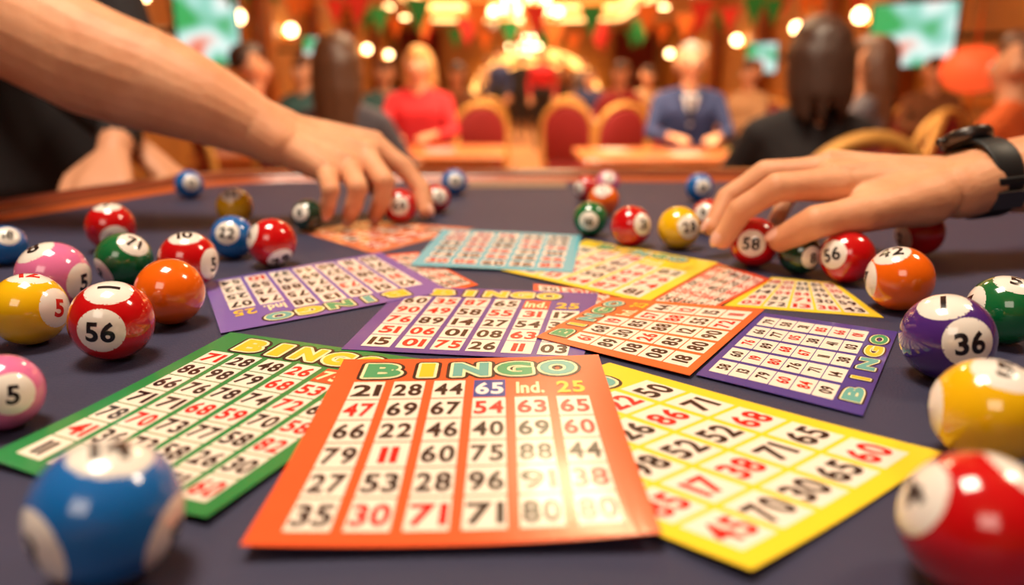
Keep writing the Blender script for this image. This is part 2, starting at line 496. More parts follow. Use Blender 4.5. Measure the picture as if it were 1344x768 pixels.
pydata('name_plate', [p + Vector((0, 0, .0006)) for p in (a, b_, c_, d_)], [[3, 2, 1, 0]], [0], [mat('plate_bronze', s2l(136, 110, 92), 0.5)], parent=table)

# ------------------------------------------------------------ hands in the foreground
def skin_mat(name, c1, c2):
    m = bpy.data.materials.new(name); m.use_nodes = True; nt = m.node_tree; b = nt.nodes['Principled BSDF']
    tc = nt.nodes.new('ShaderNodeTexCoord')
    n = nt.nodes.new('ShaderNodeTexNoise'); n.inputs['Scale'].default_value = 28; n.inputs['Detail'].default_value = 5
    nt.links.new(tc.outputs['Object'], n.inputs['Vector'])
    cr = nt.nodes.new('ShaderNodeValToRGB'); cr.color_ramp.elements[0].color = (*c1, 1); cr.color_ramp.elements[1].color = (*c2, 1)
    cr.color_ramp.elements[0].position = 0.3; cr.color_ramp.elements[1].position = 0.7
    nt.links.new(n.outputs['Fac'], cr.inputs[0]); nt.links.new(cr.outputs[0], b.inputs['Base Color'])
    b.inputs['Roughness'].default_value = 0.5
    b.inputs['Specular IOR Level'].default_value = 0.4
    b.inputs['Subsurface Weight'].default_value = 0.2; b.inputs['Subsurface Radius'].default_value = (0.9, 0.3, 0.15); b.inputs['Subsurface Scale'].default_value = 0.003
    v = nt.nodes.new('ShaderNodeTexVoronoi'); v.inputs['Scale'].default_value = 900
    nt.links.new(tc.outputs['Object'], v.inputs['Vector'])
    n3 = nt.nodes.new('ShaderNodeTexNoise'); n3.inputs['Scale'].default_value = 130; n3.inputs['Detail'].default_value = 4
    nt.links.new(tc.outputs['Object'], n3.inputs['Vector'])
    ad = nt.nodes.new('ShaderNodeMath'); ad.operation = 'MULTIPLY_ADD'; ad.inputs[1].default_value = 0.25
    nt.links.new(v.outputs['Distance'], ad.inputs[0]); nt.links.new(n3.outputs['Fac'], ad.inputs[2])
    bp = nt.nodes.new('ShaderNodeBump'); bp.inputs['Strength'].default_value = 0.4; bp.inputs['Distance'].default_value = 0.0014
    nt.links.new(ad.outputs[0], bp.inputs['Height']); nt.links.new(bp.outputs['Normal'], b.inputs['Normal'])
    return m
SKIN = skin_mat('skin_light', s2l(218, 148, 106), s2l(238, 176, 134))
NAIL = mat('fingernail', s2l(240, 182, 160), 0.2, coat=0.6)

def chain(pts, rad, mi=0):
    out = []
    for i in range(len(pts) - 1):
        out.append(([(pts[i], rad[i]), (pts[i + 1], rad[i + 1])], mi))
    return out
def finger(pts, rad):
    P, R = [], []
    for i in range(len(pts) - 1):
        P += [pts[i], pts[i].lerp(pts[i + 1], 0.5)]; R += [rad[i], (rad[i] + rad[i + 1]) / 2 * (0.92 if i < 2 else 1.0)]
    P.append(pts[-1]); R.append(rad[-1])
    return chain(P, R)
def img_dir(dx, dy, dz):
    return (RIGHT * dx + UP * dy - FWD * dz).normalized()
def nails(parent, items):
    bm = bmesh.new()
    for base, tip, r, dors in items:
        ax = (tip - base).normalized(); d = (dors - ax * dors.dot(ax)).normalized(); sd = ax.cross(d)
        M = Matrix((sd, ax, d)).transposed().to_4x4()
        c = tip + ax * 0.0008 + d * (r * 0.70)
        b2 = bmesh.new(); bmesh.ops.create_uvsphere(b2, u_segments=20, v_segments=12, radius=1)
        bmesh.ops.scale(b2, vec=(r * 0.72, r * 0.98, r * 0.36), verts=b2.verts)
        b2.transform(Matrix.Translation(c) @ M)
        for f in b2.faces: f.smooth = True
        merge(bm, b2, 0)
    return finish(bm, 'fingernails', [NAIL], parent)

def build_arm(name, fore, wrist, mcp, fingers, thumb, dorsals, tendon_dir):
    prims = []
    prims += chain([p for p, r, *_ in fore], [r for p, r, *_ in fore])
    (wf, rf), (wn, rn) = wrist
    prims.append(([fore[-1][:2], (wf, rf), (wn, rn)], 0))
    for i in range(3):
        prims.append(([(wf.lerp(wn, i / 3), rf * .85), (wf.lerp(wn, (i + 1) / 3), rn * .85), (mcp[i][0], mcp[i][1] * .92), (mcp[i + 1][0], mcp[i + 1][1] * .92)], 0))
    for i in range(4):
        prims.append(([(wf.lerp(wn, i / 3) + tendon_dir * 0.0105, 0.0065), (mcp[i][0] + tendon_dir * 0.0055, mcp[i][1] * 0.72)], 0))
    for k, f in enumerate(fingers):
        prims += finger([p for p, r in f], [r for p, r in f])
    prims += finger([p for p, r in thumb], [r for p, r in thumb])
    prims.append(([(thumb[0][0], thumb[0][1]), (thumb[1][0], thumb[1][1] * .8), (mcp[0][0].lerp(wf, .25), mcp[0][1] * .7)], 0))
    prims.append(([(thumb[0][0], thumb[0][1]), ((wf + wn) / 2, rf * .9)], 0))
    o = blob(name, prims, [SKIN], 0.0010, iters=5, sub=3)
    items = []
    for f, d in zip(fingers + [thumb], dorsals):
        items.append((f[-2][0], f[-1][0], f[-1][1], d))
    nails(o, items)
    return o

foreL = [(W(-330, -70, .70), .046), (W(-150, -25, .66), .050), (W(0, 20, .645), .048), (W(120, 80, .645), .047), (W(200, 108, .648), .043), (W(270, 136, .652), .035), (W(335, 167, .660), .0265)]
wristL = [(W(374, 172, .682), .0195), (W(366, 190, .655), .0195)]
mcpL = [(W(492, 192, .700), .0118), (W(480, 206, .682), .0118), (W(458, 220, .666), .0112), (W(430, 228, .652), .0102)]
fingL = [
 [mcpL[0], (W(530, 220, .698), .0096), (W(553, 249, .695), .0084), (W(559, 276, .690), .0072)],
 [mcpL[1], (W(505, 238, .656), .0092), (W(502, 261, .663), .0081), (W(493, 282, .678), .0069)],
 [mcpL[2], (W(470, 247, .638), .0086), (W(465, 268, .644), .0076), (W(458, 286, .660), .0065)],
 [mcpL[3], (W(434, 250, .628), .0077), (W(431, 265, .632), .0068), (W(429, 280, .644), .0059)]]
thumbL = [(W(405, 182, .688), .017), (W(450, 203, .714), .0122), (W(487, 236, .716), .0105), (W(513, 262, .708), .0090)]
dorL = [img_dir(1, .1, .35), img_dir(.3, 0, 1), img_dir(.2, 0, 1), img_dir(.1, 0, 1), img_dir(0, 1, -.5)]
armL = build_arm('reaching_arm', foreL, wristL, mcpL, fingL, thumbL, dorL, img_dir(.1, 1, .25))

foreR = [(W(1760, 200, .62), .046), (W(1600, 215, .58), .046), (W(1450, 226, .545), .036), (W(1360, 228, .53), .0275), (W(1300, 233, .525), .0238)]
wristR = [(W(1252, 234, .540), .0185), (W(1258, 250, .508), .0190)]
mcpR = [(W(1098, 242, .497), .0122), (W(1088, 226, .520), .0125), (W(1092, 222, .543), .0120), (W(1108, 224, .562), .0105)]
fingR = [
 [mcpR[0], (W(1020, 246, .492), .0096), (W(972, 276, .503), .0085), (W(949, 313, .513), .0073)],
 [mcpR[1], (W(1005, 228, .540), .0098), (W(956, 260, .550), .0086), (W(936, 298, .546), .0074)],
 [mcpR[2], (W(1022, 226, .576), .0092), (W(987, 256, .584), .0082), (W(972, 288, .578), .0072)],
 [mcpR[3], (W(1058, 236, .598), .0080), (W(1032, 262, .602), .0070), (W(1020, 288, .594), .0061)]]
thumbR = [(W(1215, 262, .498), .0180), (W(1132, 280, .476), .0124), (W(1072, 291, .476), .0106), (W(1026, 314, .496), .0088)]
dorR = [img_dir(-1, .35, .5), img_dir(-1, .5, 0), img_dir(-.7, .7, 0), img_dir(-.7, .7, 0), img_dir(-.15, .8, .75)]
armR = build_arm('reaching_arm', foreR, wristR, mcpR, fingR, thumbR, dorR, img_dir(-.05, 1, .1))

# wrist watch
ax = (W(1360, 228, .53) - W(1270, 238, .524)).normalized()
wc = W(1288, 234, .525)
up_w = (Vector((0, 0, 1)) - ax * ax.z).normalized(); sd_w = ax.cross(up_w)
bm = bmesh.new()
def band(r0, w, mi, thick=.0028):
    seg = 64; rings = []
    for k in range(seg):
        a = 2 * math.pi * k / seg
        d = up_w * math.cos(a) + sd_w * math.sin(a)
        ring = []
        for s, t in ((-1, 0), (-1, .8), (-.85, 1), (.85, 1), (1, .8), (1, 0)):
            ring.append(bm.verts.new(wc + ax * (s * w / 2) + d * (r0 + t * thick)))
        rings.append(ring)
    for k in range(seg):
        A, B = rings[k], rings[(k + 1) % seg]
        for j in range(6):
            f = bm.faces.new((A[j], A[(j + 1) % 6], B[(j + 1) % 6], B[j])); f.material_index = mi; f.smooth = True
band(.0248, .020, 0)
def radial(a): return (up_w * math.cos(a) + sd_w * math.sin(a)).normalized()
ra = math.radians(-28)
if radial(ra).y < radial(-ra).y: ra = -ra
d = radial(ra); tt = ax.cross(d)
M = Matrix((ax, tt, d)).transposed()
cpos = wc + d * .0252 - ax * .003
add_lathe(bm, [(.0150, 0), (.0168, .002), (.0170, .006), (.0162, .0078), (.0150, .0082)], cpos, 1, 40, M)
add_lathe(bm, [(.0148, .0080), (.0140, .0087), (.001, .0089)], cpos, 2, 40, M)
add_lathe(bm, [(.0025, 0), (.003, .001), (.003, .004), (.002, .005)], cpos - ax * .0168 + d * .004, 1, 16, Matrix((tt, d, -ax)).transposed())
fa = ra + math.pi * .78 if radial(ra + math.pi * .78).y < 0 else ra - math.pi * .78
d2 = radial(fa); t2 = ax.cross(d2)
add_box(bm, wc + d2 * .0285, (.023, .014, .0035), 1, Matrix((ax, t2, d2)).transposed().to_4x4(), .0008)
fb = (fa + .45) if radial(fa + .45).z > d2.z else (fa - .45)
add_box(bm, wc + radial(fb) * .0282, (.0225, .005, .003), 0, Matrix((ax, ax.cross(radial(fb)), radial(fb))).transposed().to_4x4(), .0008)
finish(bm, 'wristwatch', [mat('watch_strap', s2l(22, 24, 26), 0.5), mat('watch_steel', s2l(90, 86, 84), 0.3, metal=0.9), mat('watch_glass', s2l(14, 16, 20), 0.05, coat=1)], )

# ------------------------------------------------------------ people
SK2 = mat('skin_warm', s2l(226, 162, 124), 0.5, var=.08, vscale=12)
def cloth(n, c): return mat('cloth_' + n, s2l(*c), 0.85, var=.12, vscale=15)
def hairm(n, c): return mat('hair_' + n, s2l(*c), 0.45, var=.3, vscale=40)
def person(name, X, Y, rot, seated, top, bottom, hair, style='short', s=1.0, hands=None, voxel=0.010, suit=None, glasses=False):
    dz = 0.0 if seated else 0.42
    rng = random.Random(int(X * 1000) + int(Y * 77))
    P = []
    z = lambda v: v + dz
    P.append(([((-.09, 0, z(.54)), .105), ((.09, 0, z(.54)), .105), ((-.055, .0, z(.72)), .088), ((.055, .0, z(.72)), .088)], 2))
    P.append(([((-.06, 0, z(.70)), .093), ((.06, 0, z(.70)), .093), ((-.085, .015, z(.92)), .098), ((.085, .015, z(.92)), .098)], 0))
    P.append(([((-.085, .015, z(.90)), .095), ((.085, .015, z(.90)), .095), ((-.155, 0, z(1.0)), .055), ((.155, 0, z(1.0)), .055), ((0, 0, z(1.05)), .05)], 0))
    P.append(([((0, 0, z(1.03)), .054), ((0, .02, z(1.14)), .048)], 1))
    if suit is not None:
        P.append(([((-.028, .088, z(1.02)), .018), ((.028, .088, z(1.02)), .018), ((0, .112, z(.86)), .008)], 5))
        P.append(([((0, .108, z(1.02)), .011), ((0, .126, z(.88)), .010)], 4))
        for sx in (-1, 1): P.append(([((sx * .062, .075, z(1.03)), .018), ((sx * .02, .112, z(.84)), .014)], 0))
    P.append(([((0, -.012, z(1.245)), .088), ((0, .03, z(1.205)), .070), ((0, .052, z(1.145)), .034)], 1))
    P.append(([((0, .098, z(1.215)), .008), ((0, .112, z(1.188)), .012)], 1))
    for sx in (-1, 1): P.append(([((sx * .086, -.005, z(1.205)), (.012, .02, .03))], 1))
    if style == 'short':
        P.append(([((0, -.03, z(1.262)), .088), ((0, .02, z(1.285)), .068)], 3))
    elif style == 'grey':
        P.append(([((0, -.035, z(1.255)), .089), ((0, .0, z(1.285)), .068)], 3))
        for sx in (-1, 1): P.append(([((sx * .078, -.03, z(1.23)), .022), ((sx * .07, -.06, z(1.17)), .02)], 3))
    else:
        P.append(([((0, -.03, z(1.262)), .094), ((0, .016, z(1.286)), .07)], 3))
        low = .90 if style == 'long' else 1.06
        P.append(([((-.035, -.05, z(1.22)), .066), ((.035, -.05, z(1.22)), .066), ((-.03, -.08, z(low + .07)), .042), ((.03, -.08, z(low + .07)), .042)], 3))
        for k in range(16):
            a = math.radians(-20 + 220 * k / 15) + rng.uniform(-.08, .08)
            cx_, cy_ = math.cos(a), -math.sin(a)
            e = rng.uniform(-.035, .04)
            P += chain([(.05 * cx_, -.03 + .05 * cy_, z(1.31)), (.086 * cx_, -.025 + .08 * cy_, z(1.24)), (.090 * cx_ + rng.uniform(-.01, .01), -.035 + .078 * cy_, z(1.12)),
                        (.078 * cx_ + rng.uniform(-.02, .02), -.045 + .07 * cy_, z(low + e))], [.022, .023, .021, .009], 3)
    for sx in (-1, 1):
        hip = Vector((sx * .09, 0, z(.53)))
        knee = Vector((sx * .11, .43, .50)) if seated else Vector((sx * .10, .02, .50))
        ank = Vector((sx * .11, .40, .09)) if seated else Vector((sx * .105, -.02, .09))
        P += chain([hip, knee, ank], [.088, .062, .043], 2)
        P.append(([(ank + Vector((0, -.02, -.04)), .042), (ank + Vector((0, .13, -.055)), .033)], 4))
    inv = Matrix.Rotation(-rot, 3, 'Z')
    for k, sx in enumerate((-1, 1)):
        sh = Vector((sx * .175, 0, z(.995)))
        if hands is not None:
            wr = inv @ (Vector(hands[k]) - Vector((X, Y, 0))) / s
            mid = (sh + wr) / 2; L = (wr - sh).length; h = math.sqrt(max(.0, .27 ** 2 - (L / 2) ** 2))
            el = mid + Vector((sx * .6, -.1, -.8)).normalized() * h
        elif seated:
            el = Vector((sx * .235, .12, .80)); wr = Vector((sx * .13, .34, .795))
        else:
            el = Vector((sx * .235, -.03, z(.74))); wr = Vector((sx * .225, .07, z(.50)))
        P += chain([sh, el], [.052, .041], 0); P += chain([el, el.lerp(wr, .85)], [.041, .030], 0); P += chain([el.lerp(wr, .8), wr], [.026, .024], 1)
        d = (wr - el).normalized(); sd = d.cross(Vector((0, 0, 1))).normalized() * sx
        dn = sd.cross(d); dn = dn if dn.z < 0 else -dn
        pk = wr + d * .085
        P.append(([(wr, .02), (pk + sd * .028, .012), (pk - sd * .028, .012)], 1))
        for q, ln in zip((-1, -.33, .33, 1), (.068, .078, .074, .058)):
            b0 = pk + sd * (.030 * -q)
            m_ = b0 + d * ln * .55 + dn * .006 + sd * (-q * .006); e_ = m_ + (d * .75 + dn * .65).normalized() * ln * .5
            P += chain([b0, m_, e_], [.0095, .009, .0075], 1)
        tb = wr + d * .03 - sd * .02
        P += chain([tb, tb + d * .03 - sd * .03 + dn * .008, tb + d * .06 - sd * .035 + dn * .014], [.014, .011, .009], 1)
    mats = [top, SK2, bottom, hair, mat('shoe_dark', s2l(25, 20, 20), .4), mat('cloth_shirt_white', s2l(215, 215, 225), .8)]
    o = blob(name, P, mats, voxel, iters=2, sub=2, loc=(X, Y, 0), rotz=rot, scale=s)
    bm = bmesh.new()
    for sx in (-1, 1):
        add_sphere(bm, (sx * .032, .088, z(1.218)), (.013, .010, .008), 0)
        add_sphere(bm, (sx * .032, .095, z(1.218)), (.006, .005, .006), 1)
        add_hull(bm, [((sx * .02, .096, z(1.240)), .004), ((sx * .046, .085, z(1.241)), .003)], 1)
    add_sphere(bm, (0, .092, z(1.158)), (.024, .010, .007), 2)
    if glasses:
        for sx in (-1, 1):
            add_tube(bm, [(sx * .034 + .022 * math.cos(q), .104, z(1.218) + .017 * math.sin(q)) for q in [i * math.pi / 8 for i in range(16)]], .0024, 1, 6, True)
            add_tube(bm, [(sx * .056, .104, z(1.22)), (sx * .088, .0, z(1.222))], .0018, 1, 6)
    finish(bm, 'face_details', [mat('eye_white', s2l(235, 230, 225), .3), mat('eye_dark', s2l(40, 25, 20), .3), mat('lips', s2l(180, 85, 80), .4)], o)
    return o

BLK = cloth('black', (34, 29, 32)); NAVY = cloth('navy', (42, 54, 98)); REDC = cloth('red', (206, 36, 44)); GREY = cloth('grey', (92, 86, 94))
ORC = cloth('orange', (226, 100, 40)); BRN = cloth('brown', (130, 84, 54)); BEI = cloth('beige', (196, 156, 116)); TEALC = cloth('teal', (60, 105, 110)); WIN = cloth('wine', (160, 44, 50))
HB = hairm('brown', (98, 60, 38)); HK = hairm('black', (66, 42, 32)); HBL = hairm('blonde', (220, 160, 96)); HG = hairm('grey', (160, 146, 132))

person('person_standing', -.86, 1.30, math.radians(-140), False, BLK, BLK, HB, 'short', 1.0,
       hands=[tuple(W(150, 196, 1.10)), tuple(W(170, 186, 1.17))], voxel=.006)

def make_chair_mesh():
    bm = bmesh.new()
    add_hull(bm, [((sx * .20, y, z), .028) for sx in (-1, 1) for y in (-.17, .20) for z in (.42, .455)], 0, 2)
    seg = 20; pts = []
    for i in range(seg + 1):
        a = math.pi * i / seg
        pts.append(Vector((.215 * math.cos(a), -.23 - .05 * math.sin(a), .76 + .22 * math.sin(a))))
    loop = [Vector((.215, -.20, .50))] + pts + [Vector((-.215, -.20, .50))]
    add_tube(bm, [Vector((.19, -.19, .43))] + loop + [Vector((-.19, -.19, .43))], .022, 1, 10)
    add_tube(bm, [(.205, -.20, .52), (0, -.205, .51), (-.205, -.20, .52)], .012, 1, 8)
    hp = []
    for p in loop[::2]:
        hp.append(((p.x * .88, p.y + .0, .52 + (p.z - .52) * .90), .018))
    add_hull(bm, hp, 0, 1)
    for sx in (-1, 1):
        add_tube(bm, [(sx * .19, .19, .42), (sx * .195, .20, .2), (sx * .2, .21, 0)], [.018, .015, .012], 1, 8)
        add_tube(bm, [(sx * .19, -.18, .45), (sx * .195, -.20, .2), (sx * .205, -.26, 0)], [.018, .015, .012], 1, 8)
        add_tube(bm, [(sx * .195, .20, .2), (sx * .195, -.20, .2)], .009, 1, 6)
    bmesh.ops.recalc_face_normals(bm, faces=list(bm.faces))
    me = bpy.data.meshes.new('banquet_chair'); bm.to_mesh(me); bm.free()
    me.materials.append(mat('upholstery_red', s2l(150, 34, 34), .7, var=.15, vscale=30)); me.materials.append(mat('chair_gold', s2l(232, 172, 88), .4, metal=.3))
    return me
CH = make_chair_mesh()
def chair(X, Y, rot, s=1.0):
    o = bpy.data.objects.new('banquet_chair', CH); COL.objects.link(o); o.location = (X, Y, 0); o.rotation_euler.z = rot; o.scale = (s,) * 3
def px2x(px, Y): return WY(px, 112, Y).x

def sitter(px, Y, rot, *a, ch=True, back=.05, **k):
    X = px2x(px, Y); r = math.radians(rot)
    person('person_seated', X, Y, r, True, *a, **k)
    if ch:
        b = Matrix.Rotation(r, 3, 'Z') @ Vector((0, -back, 0)); chair(X + b.x, Y + b.y, r)

sitter(448, 3.2, -22, GREY, BLK, HB, 'long', s=.98)
sitter(550, 5.30, 178, REDC, BLK, HBL, 'bob', s=1.02)
sitter(905, 5.00, 175, NAVY, NAVY, HG, 'grey', s=1.03, suit=1, glasses=True)
sitter(1068, 2.45, 10, BLK, BLK, HK, 'bob', s=.98, voxel=.008)
sitter(1140, 3.8, 60, GREY, BLK, HB, 'long', s=1.0)
sitter(1335, 3.0, 40, ORC, BLK, HB, 'short', s=.98)
sitter(330, 4.4, -60, REDC, BLK, HK, 'short')
sitter(505, 7.0, 190, TEALC, BLK, HB, 'short', voxel=.013)
sitter(600, 8.2, 170, BRN, BLK, HK, 'bob', voxel=.013)
sitter(815, 7.8, 150, WIN, BLK, HB, 'bob', voxel=.013)
sitter(850, 9.6, 190, BEI, BLK, HK, 'short', voxel=.013)
sitter(985, 7.0, 120, BEI, BLK, HB, 'short', voxel=.013)
sitter(1225, 6.4, 170, BRN, BLK, HB, 'short', voxel=.013)
sitter(775, 11.4, 180, NAVY, BLK, HB, 'short', voxel=.013)
sitter(560, 10.7, 170, BEI, BLK, HG, 'short', voxel=.013)
sitter(400, 6.0, 160, TEALC, BLK, HB, 'short', voxel=.013)
for px, Y, rot, tp, hr in ((712, 14.0, 180, REDC, HB), (684, 16.5, 10, BLK, HK), (738, 18, 170, BRN, HB), (655, 15, 150, NAVY, HK), (765, 20, 190, GREY, HB), (640, 19, 20, BEI, HK)):
    person('person_standing', px2x(px, Y), Y, math.radians(rot), False, tp, BLK, hr, 'short', voxel=.014)
for px, Y, rot in ((625, 6.4, 10), (752, 6.8, -15), (800, 6.2, 20), (640, 8.9, 0), (745, 9.5, 0), (130, 2.6, -30), (1190, 4.6, 30)):
    chair(px2x(px, Y), Y, math.radians(rot))

# ------------------------------------------------------------ background tables
WOODT = mat('table_wood', s2l(206, 116, 58), .35, coat=.3, var=.2, vscale=6)
def hall_table(x0, x1, y0, y1):
    e = bpy.data.objects.new('dining_table', None); COL.objects.link(e)
    bm = bmesh.new()
    add_box(bm, ((x0 + x1) / 2, (y0 + y1) / 2, .735), (x1 - x0, y1 - y0, .035), 0, bev=.012)
    add_box(bm, ((x0 + x1) / 2, (y0 + y1) / 2, .69), (x1 - x0 - .12, y1 - y0 - .12, .06), 0, bev=.005)
    finish(bm, 'top', [WOODT], e)
    bm = bmesh.new()
    for x in (x0 + .12, x1 - .12):
        for y in (y0 + .12, y1 - .12):
            add_tube(bm, [(x, y, 0), (x, y, .05), (x, y, .4), (x, y, .70)], [.03, .02, .028, .035], 0, 10)
    finish(bm, 'legs', [rail], e)
    bm = bmesh.new(); rng = random.Random(int(x0 * 100))
    for i in range(int((x1 - x0) / .38)):
        cx = x0 + .22 + i * .37; cy = y1 - .20 - .25 * (i % 2)
        add_box(bm, (cx, cy, .7542), (.16, .20, .001), rng.randint(0, 3), Matrix.Rotation(rng.uniform(-.5, .5), 4, 'Z'))
    finish(bm, 'bingo_sheets', [CREAM, MATS['card_yellow'], MATS['card_green'], MATS['card_cyan']], e)
hall_table(-1.75, -.04, 4.15, 4.95)
hall_table(px2x(768, 4.0), 1.65, 4.0, 4.72)
hall_table(-1.6, -.5, 7.35, 7.9); hall_table(.9, 2.1, 7.5, 8.1); hall_table(-1.7, -.8, 9.6, 10.2); hall_table(1.2, 2.6, 10.0, 10.7)

# ------------------------------------------------------------ room shell
XL, XR, YB, YF, HC = -3.9, 4.9, -3.0, 26.0, 3.0
XC = .35
def box_obj(name, c, s, m, bev=0, parent=None):
    bm = bmesh.new(); add_box(bm, c, s, 0, bev=bev); return finish(bm, name, [m], parent)
WALL = bpy.data.materials.new('wall_panelling'); WALL.use_nodes = True
nt = WALL.node_tree; b = nt.nodes['Principled BSDF']; tc = nt.nodes.new('ShaderNodeTexCoord')
n = nt.nodes.new('ShaderNodeTexNoise'); n.inputs['Scale'].default_value = 3; n.inputs['Detail'].default_value = 6
mp_ = nt.nodes.new('ShaderNodeMapping'); mp_.inputs['Scale'].default_value = (1, 1, .12)
nt.links.new(tc.outputs['Object'], mp_.inputs[0]); nt.links.new(mp_.outputs[0], n.inputs['Vector'])
cr = nt.nodes.new('ShaderNodeValToRGB'); cr.color_ramp.elements[0].color = (*s2l(134, 84, 38), 1); cr.color_ramp.elements[1].color = (*s2l(210, 154, 80), 1)
nt.links.new(n.outputs['Fac'], cr.inputs[0]); nt.links.new(cr.outputs[0], b.inputs['Base Color']); b.inputs['Roughness'].default_value = .45
FLOOR = bpy.data.materials.new('carpet'); FLOOR.use_nodes = True
nt = FLOOR.node_tree; b = nt.nodes['Principled BSDF']; tc = nt.nodes.new('ShaderNodeTexCoord')
v = nt.nodes.new('ShaderNodeTexVoronoi'); v.inputs['Scale'].default_value = 1.6
nt.links.new(tc.outputs['Object'], v.inputs['Vector'])
cr = nt.nodes.new('ShaderNodeValToRGB'); cr.color_ramp.elements[0].color = (*s2l(190, 134, 78), 1); cr.color_ramp.elements[1].color = (*s2l(124, 64, 38), 1)
nt.links.new(v.outputs['Distance'], cr.inputs[0]); nt.links.new(cr.outputs[0], b.inputs['Base Color']); b.inputs['Roughness'].default_value = .8
CEIL = mat('ceiling_plaster', s2l(226, 180, 116), .8)
MX = (XL + XR) / 2
box_obj('floor', (MX, (YB + YF) / 2, -.05), (XR - XL + .4, YF - YB + .4, .1), FLOOR)
box_obj('wall_left', (XL - .1, (YB + YF) / 2, 1.9), (.2, YF - YB + .4, 3.8), WALL)
box_obj('wall_right', (XR + .1, (YB + YF) / 2, 1.9), (.2, YF - YB + .4, 3.8), WALL)
box_obj('wall_back', (MX, YB - .1, 1.9), (XR - XL, .2, 3.8), WALL)
box_obj('wall_front', (MX, YF + .1, 1.9), (XR - XL, .2, 3.8), WALL)
bm = bmesh.new()
ty0, ty1, tw_ = 6.0, 23.5, 2.75
def ceil_box(x0, x1, y0, y1, z0, z1): add_box(bm, ((x0 + x1) / 2, (y0 + y1) / 2, (z0 + z1) / 2), (x1 - x0, y1 - y0, z1 - z0), 0)
ceil_box(XL, XC - tw_, YB, YF, HC, HC + .16); ceil_box(XC + tw_, XR, YB, YF, HC, HC + .16)
ceil_box(XC - tw_, XC + tw_, YB, ty0, HC, HC + .16); ceil_box(XC - tw_, XC + tw_, ty1, YF, HC, HC + .16)
ceil_box(XC - tw_ - .2, XC + tw_ + .2, ty0 - .2, ty1 + .2, HC + .5, HC + .6)
ceil_box(XC - tw_ - .2, XC - tw_ - .12, ty0 - .2, ty1 + .2, HC + .1, HC + .5); ceil_box(XC + tw_ + .12, XC + tw_ + .2, ty0 - .2, ty1 + .2, HC + .1, HC + .5)
ceil_box(XC - tw_ - .2, XC + tw_ + .2, ty0 - .2, ty0 - .12, HC + .1, HC + .5); ceil_box(XC - tw_ - .2, XC + tw_ + .2, ty1 + .12, ty1 + .2, HC + .1, HC + .5)
finish(bm, 'ceiling', [CEIL])
COVE = mat('cove_glow', s2l(255, 200, 110), .5, emit=4.2, ecol=(1, .58, .20))
bm = bmesh.new()
for zz in (HC + .32,):
    for sx in (-1, 1): add_box(bm, (XC + sx * (tw_ + .05), (ty0 + ty1) / 2, zz), (.06, ty1 - ty0, .14), 0)
    add_box(bm, (XC, ty1 + .05, zz), (2 * tw_, .06, .14), 0); add_box(bm, (XC, ty0 - .05, zz), (2 * tw_, .06, .14), 0)
rim = []
for (cx_, cy_, a0) in ((XC + tw_ - .5, ty1 - .6, 0), (XC - tw_ + .5, ty1 - .6, 90), (XC - tw_ + .5, ty0 + .6, 180), (XC + tw_ - .5, ty0 + .6, 270)):
    for k in range(9):
        q = math.radians(a0 + 90 * k / 8); rim.append((cx_ + .45 * math.cos(q), cy_ + .45 * math.sin(q), HC - .05))
add_tube(bm, rim, .045, 0, 8, True)
finish(bm, 'cove_light', [COVE])
GOLDT = mat('gold_trim', s2l(220, 150, 70), .35, metal=.6)
bm = bmesh.new()
for sx in (-1, 1): add_box(bm, (XC + sx * (tw_ + .06), (ty0 + ty1) / 2, HC - .03), (.16, ty1 - ty0 + .3, .09), 0, bev=.02)
for y in (ty0 - .06, ty1 + .06): add_box(bm, (XC, y, HC - .03), (2 * tw_ + .3, .16, .09), 0, bev=.02)
finish(bm, 'trim_1', [GOLDT])
for nm, x in (('left', XL + .02), ('right', XR - .02)):
    box_obj('baseboard_' + nm, (x, (YB + YF) / 2, .08), (.04, YF - YB, .16), rail)
    bm = bmesh.new(); add_box(bm, (x, (YB + YF) / 2, .95), (.05, YF - YB, .07), 0, bev=.01); add_box(bm, (x, (YB + YF) / 2, HC - .08), (.10, YF - YB, .14), 0, bev=.03)
    finish(bm, 'trim_2' if nm == 'left' else 'trim_3', [GOLDT])
COLM = mat('pilaster_wood', s2l(140, 76, 34), .35, coat=.3, var=.2, vscale=5)
for x, sx in ((XL, 1), (XR, -1)):
    for y in (2.5, 6.2, 9.8, 12.2, 15.4, 18.8, 22.4):
        bm = bmesh.new(); cx = x + sx * .13
        add_box(bm, (cx, y, 1.5), (.22, .42, 2.8), 0, bev=.02); add_box(bm, (cx + sx * .03, y, .12), (.28, .5, .24), 0, bev=.02)
        add_box(bm, (cx + sx * .03, y, 2.66), (.30, .54, .12), 1, bev=.03); add_box(bm, (cx + sx * .05, y, 2.86), (.34, .6, .16), 1, bev=.03)
        for q in (-.1, 0, .1): add_tube(bm, [(cx + sx * .105, y + q, .3), (cx + sx * .105, y + q, 2.55)], .018, 1, 6)
        finish(bm, 'pilaster', [COLM, GOLDT])

